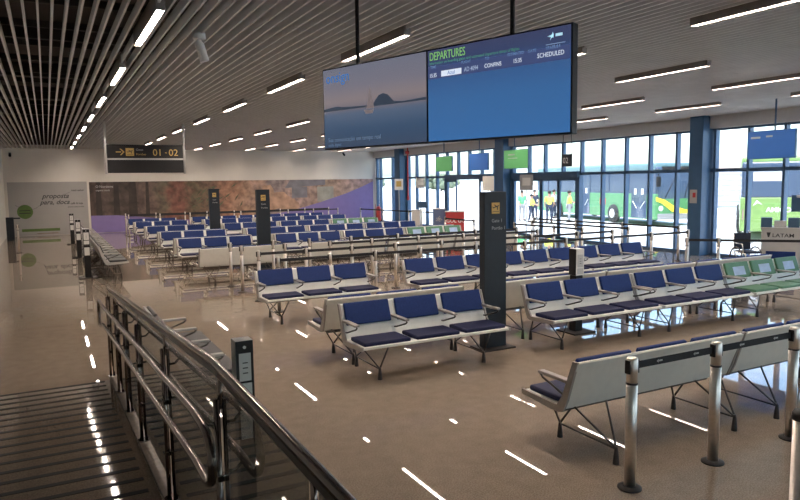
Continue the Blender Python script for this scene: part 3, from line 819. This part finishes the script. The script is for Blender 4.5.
# sign stands near the doors
def sign_stand(x, y, z0, z1, w, m, label, mark=None):
    o = empty('sign_stand', (x, y, 0)); tag(o, label, 'sign stand', 'sign stands by the doors')
    MB().lathe([(.17, 0), (.17, .012), (.03, .02)], (0, 0, 0), 20).build('base', M['grey'], o)
    MB().tube([(0, 0, .015), (0, 0, z1 - .02)], .022, 10).build('pole', M['ltgrey'], o)
    rz = -math.atan2(x, y)
    b = MB().box((0, -.04, (z0 + z1) / 2), (w, .02, z1 - z0), bev=.004).build('panel', m, o)
    if mark:
        MB().box((0, -.053, (z0 + z1) / 2 + .03), (w * .6, .004, (z1 - z0) * .5)).build('printed_mark', mark, b)
    o.rotation_euler.z = rz
sign_stand(14.6, 20.6, 1.92, 2.47, .42, M['wall'], 'beige sign on a pole right behind the gate totem')
sign_stand(14.2, 17.85, 1.96, 2.48, .44, M['grey'], 'grey sign on a pole before the second door', M['ltgrey'])
sign_stand(15.4, 29.3, 1.9, 2.45, .42, M['white'], 'white and amber sign on a pole before the far blue pillar', M['amber'])
sign_stand(15.6, 27.5, 2.0, 2.47, .40, M['ltgrey'], 'pale grey sign on a pole left of the first door', M['white'])

# ------------------------------------------------------------------ boarding desks
def yaw_to_cam(x, y): return -math.atan2(x, y)
def desk(name, x, y, w, h, m, label, cat='boarding desk', d=.55, rz=None):
    o = empty(name, (x, y, 0), yaw_to_cam(x, y) if rz is None else rz); tag(o, label, cat)
    MB().box((0, 0, h / 2), (w, d, h), bev=.012).build('body', m, o)
    MB().box((0, 0, h + .012), (w + .05, d + .04, .03), bev=.008).build('counter_top', M['ltgrey'], o)
    return o
x_, y_ = 14.0, 22.6
o = desk('boarding_desk', 13.95, 21.9, .72, 1.12, M['red'], 'red boarding desk lettered GOL left of the gate totem')
text('lettering', 'GOL GOL', .19, M['white_ink'], o, (-.335, -.2785, .72), FACE_CAM)
o = desk('boarding_desk', 13.55, 22.45, .46, 1.22, M['azul'], 'slate blue boarding desk with pale map emblem beside the red one')
em_ = MB()
for k in range(14):
    a = 2.4 * k; r_ = .018 + .0075 * k
    em_.box((r_ * math.cos(a), -.279, .84 + r_ * math.sin(a)), (.036, .004, .036))
em_.build('emblem', M['ltgrey'], o)
o = desk('podium', 13.05, 23.4, .34, 1.16, M['wall'], 'beige podium with dark monitor left of the blue desk', 'podium', .4)
MB().tube([(.22, 0, .0), (.22, 0, 1.22)], .04, 12).build('monitor_pole', M['white'], o)
mo = MB().box((.26, -.06, 1.38), (.40, .05, .26), tilt=Matrix.Rotation(.2, 4, 'X'), bev=.01).build('monitor', M['frame'], o)
MB().box((0, -.206, .40), (.28, .012, .30), bev=.004).build('cabinet_door', M['black'], o)
# LATAM desk on the right
o = desk('boarding_desk', 15.74, 9.95, .90, 1.06, M['ltgrey'], 'pale grey boarding desk lettered LATAM at the right by the windows', d=.7)
text('lettering', 'LATAM', .125, M['dark_ink'], o, (-.22, -.354, .86), FACE_CAM, sx=1.15)
lg = MB(); lg.prism([(-.34, .97), (-.25, .97), (-.28, .855), (-.31, .855)], -.357, -.352, 'Y'); lg.build('emblem', M['dark_ink'], o)
MB().box((-.03, -.353, .30), (.62, .008, .44), bev=.003).build('blue_arch', M['blue'], o)
for k, dx in enumerate((-.35, .22)):
    mm = MB().box((dx, -.18, 1.20), (.24, .16, .24), bev=.015).build('terminal', M['frame'], o)
MB().box((-.06, -.12, 1.16), (.26, .2, .16), bev=.01).build('printer', M['ltgrey'], o)
o = empty('flight_kiosk', (16.9, 10.0, 0), yaw_to_cam(16.9, 10)); tag(o, 'dark blue kiosk monitor on white pole behind the grey boarding desk', 'kiosk')
MB().lathe([(.2, 0), (.2, .02), (.04, .03)], (0, 0, 0), 20).build('base', M['grey'], o)
MB().tube([(0, 0, .02), (0, 0, 1.95)], .035, 12).build('pole', M['white'], o)
MB().box((-.16, .02, 1.62), (.52, .07, .42), bev=.012).build('monitor', M['frame'], o)
MB().box((-.20, -.06, 1.80), (.22, .06, .06), bev=.01).build('scanner', M['ltgrey'], o)
MB().ball((0, 0, 1.96), .16, (1, 1, .55)).build('dome', M['totem'], o)
o = empty('check_in_kiosk', (16.95, 9.1, 0), yaw_to_cam(16.95, 9.1)); tag(o, 'white check-in kiosk with dark screen cut by the right frame edge', 'kiosk')
MB().box((0, 0, .64), (.5, .4, 1.28), bev=.03).build('body', M['white'], o)
MB().box((-.02, .05, 1.53), (.56, .08, .42), bev=.012).build('monitor', M['frame'], o)
# wheelchair by the right pillar
o = empty('wheelchair', (14.95, 10.35, 0), yaw_to_cam(15, 10.3) + .5); tag(o, 'dark folded wheelchair parked between the blue pillar and the grey desk', 'wheelchair')
for s in (-.24, .24):
    w_ = MB()
    w_.tube([(s, .30 * math.cos(2 * PI * k / 28), .31 + .30 * math.sin(2 * PI * k / 28)) for k in range(28)], .018, 8, closed=True)
    for k in range(12):
        a = 2 * PI * k / 12; w_.tube([(s, 0, .31), (s, .29 * math.cos(a), .31 + .29 * math.sin(a))], .005, 6)
    w_.build('wheel', M['darkmetal'], o)
    c2 = MB(); c2.tube([(s, -.42 + .09 * math.cos(2 * PI * k / 14), .10 + .09 * math.sin(2 * PI * k / 14)) for k in range(14)], .015, 8, closed=True)
    c2.build('caster', M['rubber'], o)
fm = MB()
for s in (-.20, .20):
    fm.tube([(s, .30, .98), (s, .20, .92), (s, .18, .50), (s, -.36, .48), (s, -.50, .12)], .014, 8)
    fm.tube([(s, -.36, .48), (s, -.42, .18)], .012, 8); fm.tube([(s, .18, .50), (s, 0, .31)], .012, 8)
    fm.tube([(s, .18, .70), (s, -.20, .70), (s, -.25, .48)], .014, 8)
fm.tube([(-.20, -.30, .47), (.20, .1, .2)], .01, 8)
fm.build('frame', M['chrome'], o)
MB().box((0, -.08, .50), (.40, .44, .05), bev=.015).build('seat', M['navy'], o)
MB().box((0, .19, .74), (.40, .04, .40), bev=.012).build('backrest', M['navy'], o)
# red extinguisher cart in the far corner
o = empty('extinguisher_cart', (16.55, 34.0, 0)); tag(o, 'red wheeled fire extinguisher in the far right corner by the mural', 'fire extinguisher')
MB().lathe([(.10, .12), (.14, .16), (.14, .80), (.11, .90), (.05, .95)], (0, 0, 0), 20).build('cylinder', M['red'], o)
MB().tube([(-.12, .1, .15), (-.12, .14, 1.05), (.12, .14, 1.05), (.12, .1, .15)], .015, 8).build('frame', M['red'], o)
MB().tube([(.05, 0, .95), (.16, -.05, .8), (.17, -.05, .4)], .014, 8).build('hose', M['black'], o)
for s in (-.17, .17):
    MB().lathe([(.13, -.02), (.13, .02)], (s, .06, .13), 18, 'X').build('wheel', M['tyre'], o)

# ------------------------------------------------------------------ outside: apron, buses, people, buildings
struct(MB().span((XR + .15, -120, -.25), (260, 260, -.06)).build('apron', M['concrete']))
struct(MB().span((XR + .15, YB, -.06), (XR + 2.2, YF, -.02)).build('pavement', noisy(mat('pavement', (.70, .69, .67), .8), 2, .05)))
def bus(loc, rz, body, stripe, label, kind):
    """local frame: front faces -y at y=0, the bus runs to +y (13 m); left flank at x=0, right at x=2.5"""
    o = empty('airport_bus', loc, rz); tag(o, label, 'bus', 'airport buses')
    L, Wd, Hh = 13.0, 2.55, 3.12
    MB().span((0, 0, .32), (Wd, L, 1.62), bev=.10, seg=4).build('lower_body', body, o)
    MB().span((.02, .03, 1.50), (Wd - .02, L - .02, 2.92), bev=.10, seg=4).build('window_band', M['busglass'], o)
    MB().span((0, .12, 2.72), (Wd, L, 3.12), bev=.14, seg=4).build('roof', body if kind == 'rear' else M['busroof'], o)
    MB().box((Wd / 2, 6.5, 3.18), (1.6, 3.6, .18), bev=.05).build('roof_unit', M['ltgrey'], o)
    for wy in (3.7, 9.9):
        for wx in (.02, Wd - .02):
            w_ = MB().lathe([(.30, -.12), (.47, -.10), (.50, 0), (.47, .10), (.30, .12)], (wx, wy, .50), 28, 'X').build('wheel', M['tyre'], o)
            MB().lathe([(.22, -.15), (.25, -.13), (.25, .13), (.22, .15)], (wx, wy, .50), 20, 'X').build('hub', M['ltgrey'], w_)
    return o, L, Wd, Hh
b1, L, Wd, Hh = bus((26.35, 23.1, -.06), -math.atan2(3.1, 13.0), M['busgreen'], None, 'green airport bus with dark windscreen parked outside the second door', 'front')
MB().span((.12, -.012, 1.35), (Wd - .12, .03, 2.86), bev=.02).build('windscreen', M['busglass'], b1)
sw = MB(); sw.prism([(.0, 1.25), (.35, 1.12), (.9, .72), (1.6, .52), (Wd, .62), (Wd, .95), (1.7, .80), (1.0, 1.0), (.5, 1.30), (.0, 1.45)], -.02, .01, 'Y')
sw.build('yellow_swoosh', M['busyellow'], b1)
MB().span((.1, -.03, .33), (Wd - .1, .05, .62), bev=.03).build('bumper', M['grey'], b1)
for s in (.28, Wd - .28):
    MB().lathe([(.12, -.025), (.13, .0)], (s, 0, .88), 18, 'Y').build('headlamp', M['white'], b1)
for y0, lbl in ((.75, 1), (6.2, 2)):
    d = MB().span((-.02, y0, .36), (.05, y0 + 1.3, 2.70), bev=.01).build('door', M['busglass'], b1)
    gl = MB()
    for dy in (.35, .95): gl.span((-.026, y0 + dy - .10, 1.55), (-.019, y0 + dy + .10, 1.85))
    gl.build('sticker', M['white'], d)
    hd = MB(); hd.tube([(-.03, y0 + .15, 1.2), (-.03, y0 + .5, .85)], .02, 8); hd.tube([(-.03, y0 + 1.15, 1.2), (-.03, y0 + .8, .85)], .02, 8)
    hd.build('grab_bar', M['white'], d)
for k, y0 in enumerate((2.3, 4.2, 7.8, 9.7, 11.4)):
    MB().span((-.012, y0, 1.68), (.04, y0 + 1.55, 2.66), bev=.01).build('side_window', M['busglass'], b1)
for s in (.05, Wd - .05):
    mi = MB(); mi.tube([(s, .05, 2.8), (s - .15 if s < 1 else s + .15, -.30, 2.75), (s - .18 if s < 1 else s + .18, -.34, 2.5)], .025, 8)
    mi.box((s - .18 if s < 1 else s + .18, -.34, 2.2), (.22, .10, .5), bev=.03); mi.build('mirror', M['black'], b1)
wp = MB(); wp.tube([(.5, -.03, 1.4), (1.0, -.03, 2.3)], .015, 6); wp.tube([(1.6, -.03, 1.4), (1.9, -.03, 2.5)], .015, 6); wp.build('wiper', M['black'], b1)
MB().span((-.012, 4.5, .95), (.0, 5.1, 1.3)).build('side_plate', M['red'], b1)
MB().span((.3, -.03, 2.70), (2.2, .02, 2.93)).build('destination_blind', M['black'], b1)
# second bus: its lime rear faces the hall
b2, L, Wd, Hh = bus((23.07, 16.28, -.06), -.95, M['buslime'], None, 'lime green bus seen from its lettered end beyond the right windows', 'rear')
MB().span((.10, -.012, 1.62), (Wd - .10, .03, 2.72), bev=.02).build('rear_window', M['busglass'], b2)
rl = MB(); rl.span((.4, -.02, 2.2), (1.5, -.011, 2.55)); rl.build('window_poster', M['ltgrey'], b2)  # pale grey rectangle laid over the rear window
text('lettering', 'AMIGO', .25, M['white_ink'], b2, (.86, -.006, 1.06), FACE_CAM, sx=1.0)
text('lettering', 'aeroporto', .20, noisy(mat('dim_print', (.20, .40, .12), .5), 5, .1), b2, (.80, -.006, 1.30), FACE_CAM)
em2 = MB(); em2.prism([(.42, 1.28), (.55, 1.50), (.74, 1.32), (.58, 1.40)], -.006, .002, 'Y'); em2.build('emblem', M['white_ink'], b2)
tl = MB()
for s in (.10, Wd - .10): tl.span((s - .03, -.02, .75), (s + .03, .02, 1.15))
tl.build('tail_lamp', M['brick'], b2)

def person(x, y, rz, vest, pants, label, stride=.0, arm=.0, h=1.0):
    o = empty('person', (x, y, -.06), rz); tag(o, label, 'person')
    J = {'pel': (0, 0, .95), 'wst': (0, 0, 1.08), 'chs': (0, 0, 1.30), 'nck': (0, 0, 1.46), 'hdb': (0, -.01, 1.55), 'hdc': (0, -.02, 1.63), 'hdt': (0, -.01, 1.72)}
    R = {'pel': .14, 'wst': .125, 'chs': .145, 'nck': .055, 'hdb': .075, 'hdc': .092, 'hdt': .065}
    E = [('pel', 'wst'), ('wst', 'chs'), ('chs', 'nck'), ('nck', 'hdb'), ('hdb', 'hdc'), ('hdc', 'hdt')]
    for s, n in ((-1, 'l'), (1, 'r')):
        st = s * stride
        J['hp' + n] = (s * .10, 0, .90); R['hp' + n] = .095
        J['kn' + n] = (s * .11, -st * .5 - .01, .50); R['kn' + n] = .062
        J['an' + n] = (s * .115, -st + .02, .09); R['an' + n] = .042
        J['to' + n] = (s * .13, -st - .15, .035); R['to' + n] = .034
        J['sh' + n] = (s * .19, 0, 1.40); R['sh' + n] = .062
        J['el' + n] = (s * .25, .03 - arm * .12, 1.13); R['el' + n] = .043
        J['wr' + n] = (s * (.25 - arm * .12), -.05 - arm * .28, .90 + arm * .2); R['wr' + n] = .032
        J['hd' + n] = (s * (.25 - arm * .15), -.08 - arm * .34, .82 + arm * .24); R['hd' + n] = .030
        E += [('pel', 'hp' + n), ('hp' + n, 'kn' + n), ('kn' + n, 'an' + n), ('an' + n, 'to' + n), ('chs', 'sh' + n), ('sh' + n, 'el' + n), ('el' + n, 'wr' + n), ('wr' + n, 'hd' + n)]
    def skin(name, keys, inflate, m, parent, root):
        me = bpy.data.meshes.new(name); idx = {k: i for i, k in enumerate(keys)}
        me.from_pydata([J[k] for k in keys], [(idx[a], idx[b]) for a, b in E if a in idx and b in idx], [])
        ob = bpy.data.objects.new(name, me); COL.objects.link(ob); ob.parent = parent
        sk = ob.modifiers.new('skin', 'SKIN'); sk.use_smooth_shade = True
        for k in keys:
            v = me.skin_vertices[0].data[idx[k]]; v.radius = (R[k] + inflate,) * 2
            v.use_root = (k == root)
        su = ob.modifiers.new('sub', 'SUBSURF'); su.levels = 2; su.render_levels = 2
        me.materials.append(m); return ob
    b = skin('body', list(J), 0, M['skin'], o, 'pel')
    skin('trousers', ['pel', 'hpl', 'knl', 'anl', 'hpr', 'knr', 'anr'], .014, pants, o, 'pel')
    skin('vest', ['pel', 'wst', 'chs', 'shl', 'shr', 'ell', 'elr'], .020, vest, o, 'chs')
    MB().ball((0, .012, 1.675), .112, (.95, 1.0, .88)).build('hair', M['hair'], o)
    fc = MB()
    for s in (-.035, .035): fc.ball((s, -.105, 1.64), .010, u=8, v=6)
    fc.build('eyes', M['dark_ink'], o)
    fn = MB()
    for s in (-1, 1):
        hx, hy, hz = J['hd' + ('l' if s < 0 else 'r')]
        for k in range(4): fn.tube([(hx, hy + (k - 1.5) * .018, hz), (hx - s * .012, hy + (k - 1.5) * .02 - .01, hz - .06 - .008 * (k % 3))], .009, 6)
        fn.tube([(hx, hy - .03, hz + .02), (hx - s * .02, hy - .06, hz - .02)], .010, 6)
    fn.build('fingers', M['skin'], o)
    for s in (-1, 1):
        n = 'l' if s < 0 else 'r'; ax, ay, az = J['an' + n]
        MB().box((ax + s * .008, ay - .06, .045), (.10, .28, .085), bev=.03, seg=3).build('shoe', M['black'], o)
    o.scale = (h, h, h)
    return o
person(24.5, 31.2, -.4, M['vest_green'], M['grey'], 'person in bright green vest outside the left pane of the second door', .05, .5)
person(24.0, 29.7, .5, M['vest'], M['navy'], 'person in yellow vest bending an arm, second from left outside', .12, 1.0, .9)
person(24.6, 28.9, 2.6, M['vest'], M['navy'], 'person in yellow vest with back turned in the middle pane', .03, .2)
person(27.6, 32.0, .3, M['shirt'], M['navy'], 'person in pale shirt standing behind the yellow vests', .02, .3)
person(26.9, 33.0, -.4, M['navy'], M['navy'], 'person in dark clothes standing behind the rightmost yellow vest', .02, .3)
person(25.5, 28.3, 1.0, M['vest'], M['grey'], 'person in yellow vest at the right pane, holding forearms forward', .06, 1.0)

# white ribbed building, hills, trees
o = empty('storage_building', (46.0, 33.2, -.06), -.98); tag(o, 'white ribbed building with brown roof far beyond the right windows', 'building')
wl = MB(); wl.span((-5, 0, 0), (5.5, 6, 3.0))
z = .2
while z < 2.9: wl.span((-5.02, -.10, z), (5.52, .02, z + .18)); z += .40
wl.build('wall', M['shutter'], o)
MB().prism([(-.4, 3.0), (3, 3.9), (6.4, 3.0)], -5.4, 5.9, 'X').build('roof', M['brick'], o)
def tree(x, y, h, r, label):
    t = empty('tree', (x, y, -.06)); tag(t, label, 'tree', 'trees beyond the apron')
    MB().tube([(0, 0, 0), (.1, 0, h * .3), (0, .1, h * .6)], [.25, .2, .1], 8).build('trunk', M['brick'], t)
    c_ = MB()
    for k in range(60):
        a = random.uniform(0, 2 * PI); rr = r * math.sqrt(random.random()); zz = random.uniform(.35, 1)
        q = math.sqrt(max(.1, 1 - (zz - .6) ** 2 * 4))
        c_.ball((rr * q * math.cos(a), rr * q * math.sin(a), h * zz), r * random.uniform(.18, .34), (1, 1, .8), 8, 6)
    c_.build('crown', M['leaf'], t)
tree(69.5, 56.5, 3.9, 2.2, 'tree beyond the white building, left one')
tree(76, 50.5, 3.6, 2.2, 'tree beyond the white building, right one')
tree(70, 150, 3.6, 4.0, 'far hazy tree seen through the leftmost window panes')
tree(84, 138, 3.4, 4.0, 'far hazy tree seen between the far blue pillar and first door')
hb = MB()
N = 60; prev = None
pts = []
for k in range(N + 1):
    a = math.radians(5 + 90 * k / N); d = 520
    pts.append((d * math.sin(a), d * math.cos(a), 9 + 6 * math.sin(k * .35) + 4 * math.sin(k * .9 + 1)))
for p, q in zip(pts, pts[1:]):
    v = [hb.bm.verts.new(w_) for w_ in ((p[0], p[1], -1), (q[0], q[1], -1), (q[0] * 1.06, q[1] * 1.06, q[2]), (p[0] * 1.06, p[1] * 1.06, p[2]), (q[0] * 1.3, q[1] * 1.3, -1), (p[0] * 1.3, p[1] * 1.3, -1))]
    hb.bm.faces.new((v[0], v[1], v[2], v[3])); hb.bm.faces.new((v[3], v[2], v[4], v[5]))
struct(hb.build('hills', M['hill']))
struct(MB().span((-250, -300, -1.0), (900, 900, -.3)).build('ground', noisy(mat('far_ground', (.34, .35, .28), .9), .1, .15)))

# ------------------------------------------------------------------ light
w = bpy.data.worlds.new('sky'); scn.world = w; w.use_nodes = True
nt = w.node_tree; bg = nt.nodes['Background']
sky = nt.nodes.new('ShaderNodeTexSky'); sky.sky_type = 'NISHITA'; sky.sun_disc = False
sky.sun_elevation = math.radians(58); sky.sun_rotation = math.radians(230); sky.air_density = 1.0; sky.dust_density = 2.5; sky.ozone_density = 1.0
nt.links.new(sky.outputs[0], bg.inputs['Color']); bg.inputs['Strength'].default_value = .23
sun = bpy.data.objects.new('sun', bpy.data.lights.new('sun', 'SUN')); COL.objects.link(sun)
sun.data.energy = 1.8; sun.data.angle = .009; sun.data.color = (1, .95, .88)
# high sun from behind the building's far side: lights the apron, stays out of the hall
sun.rotation_euler = (math.radians(-32), 0, 0)

scn.view_settings.view_transform = 'Standard'; scn.view_settings.look = 'None'
scn.view_settings.gamma = 1; scn.view_settings.use_curve_mapping = False
scn.view_settings.exposure = 2.08
scn.render.film_transparent = False
cy = scn.cycles
cy.use_denoising = True
cy.max_bounces = 8; cy.diffuse_bounces = 5; cy.glossy_bounces = 4; cy.transparent_max_bounces = 12; cy.transmission_bounces = 4
cy.sample_clamp_indirect = 8.0; cy.caustics_reflective = False; cy.caustics_refractive = False
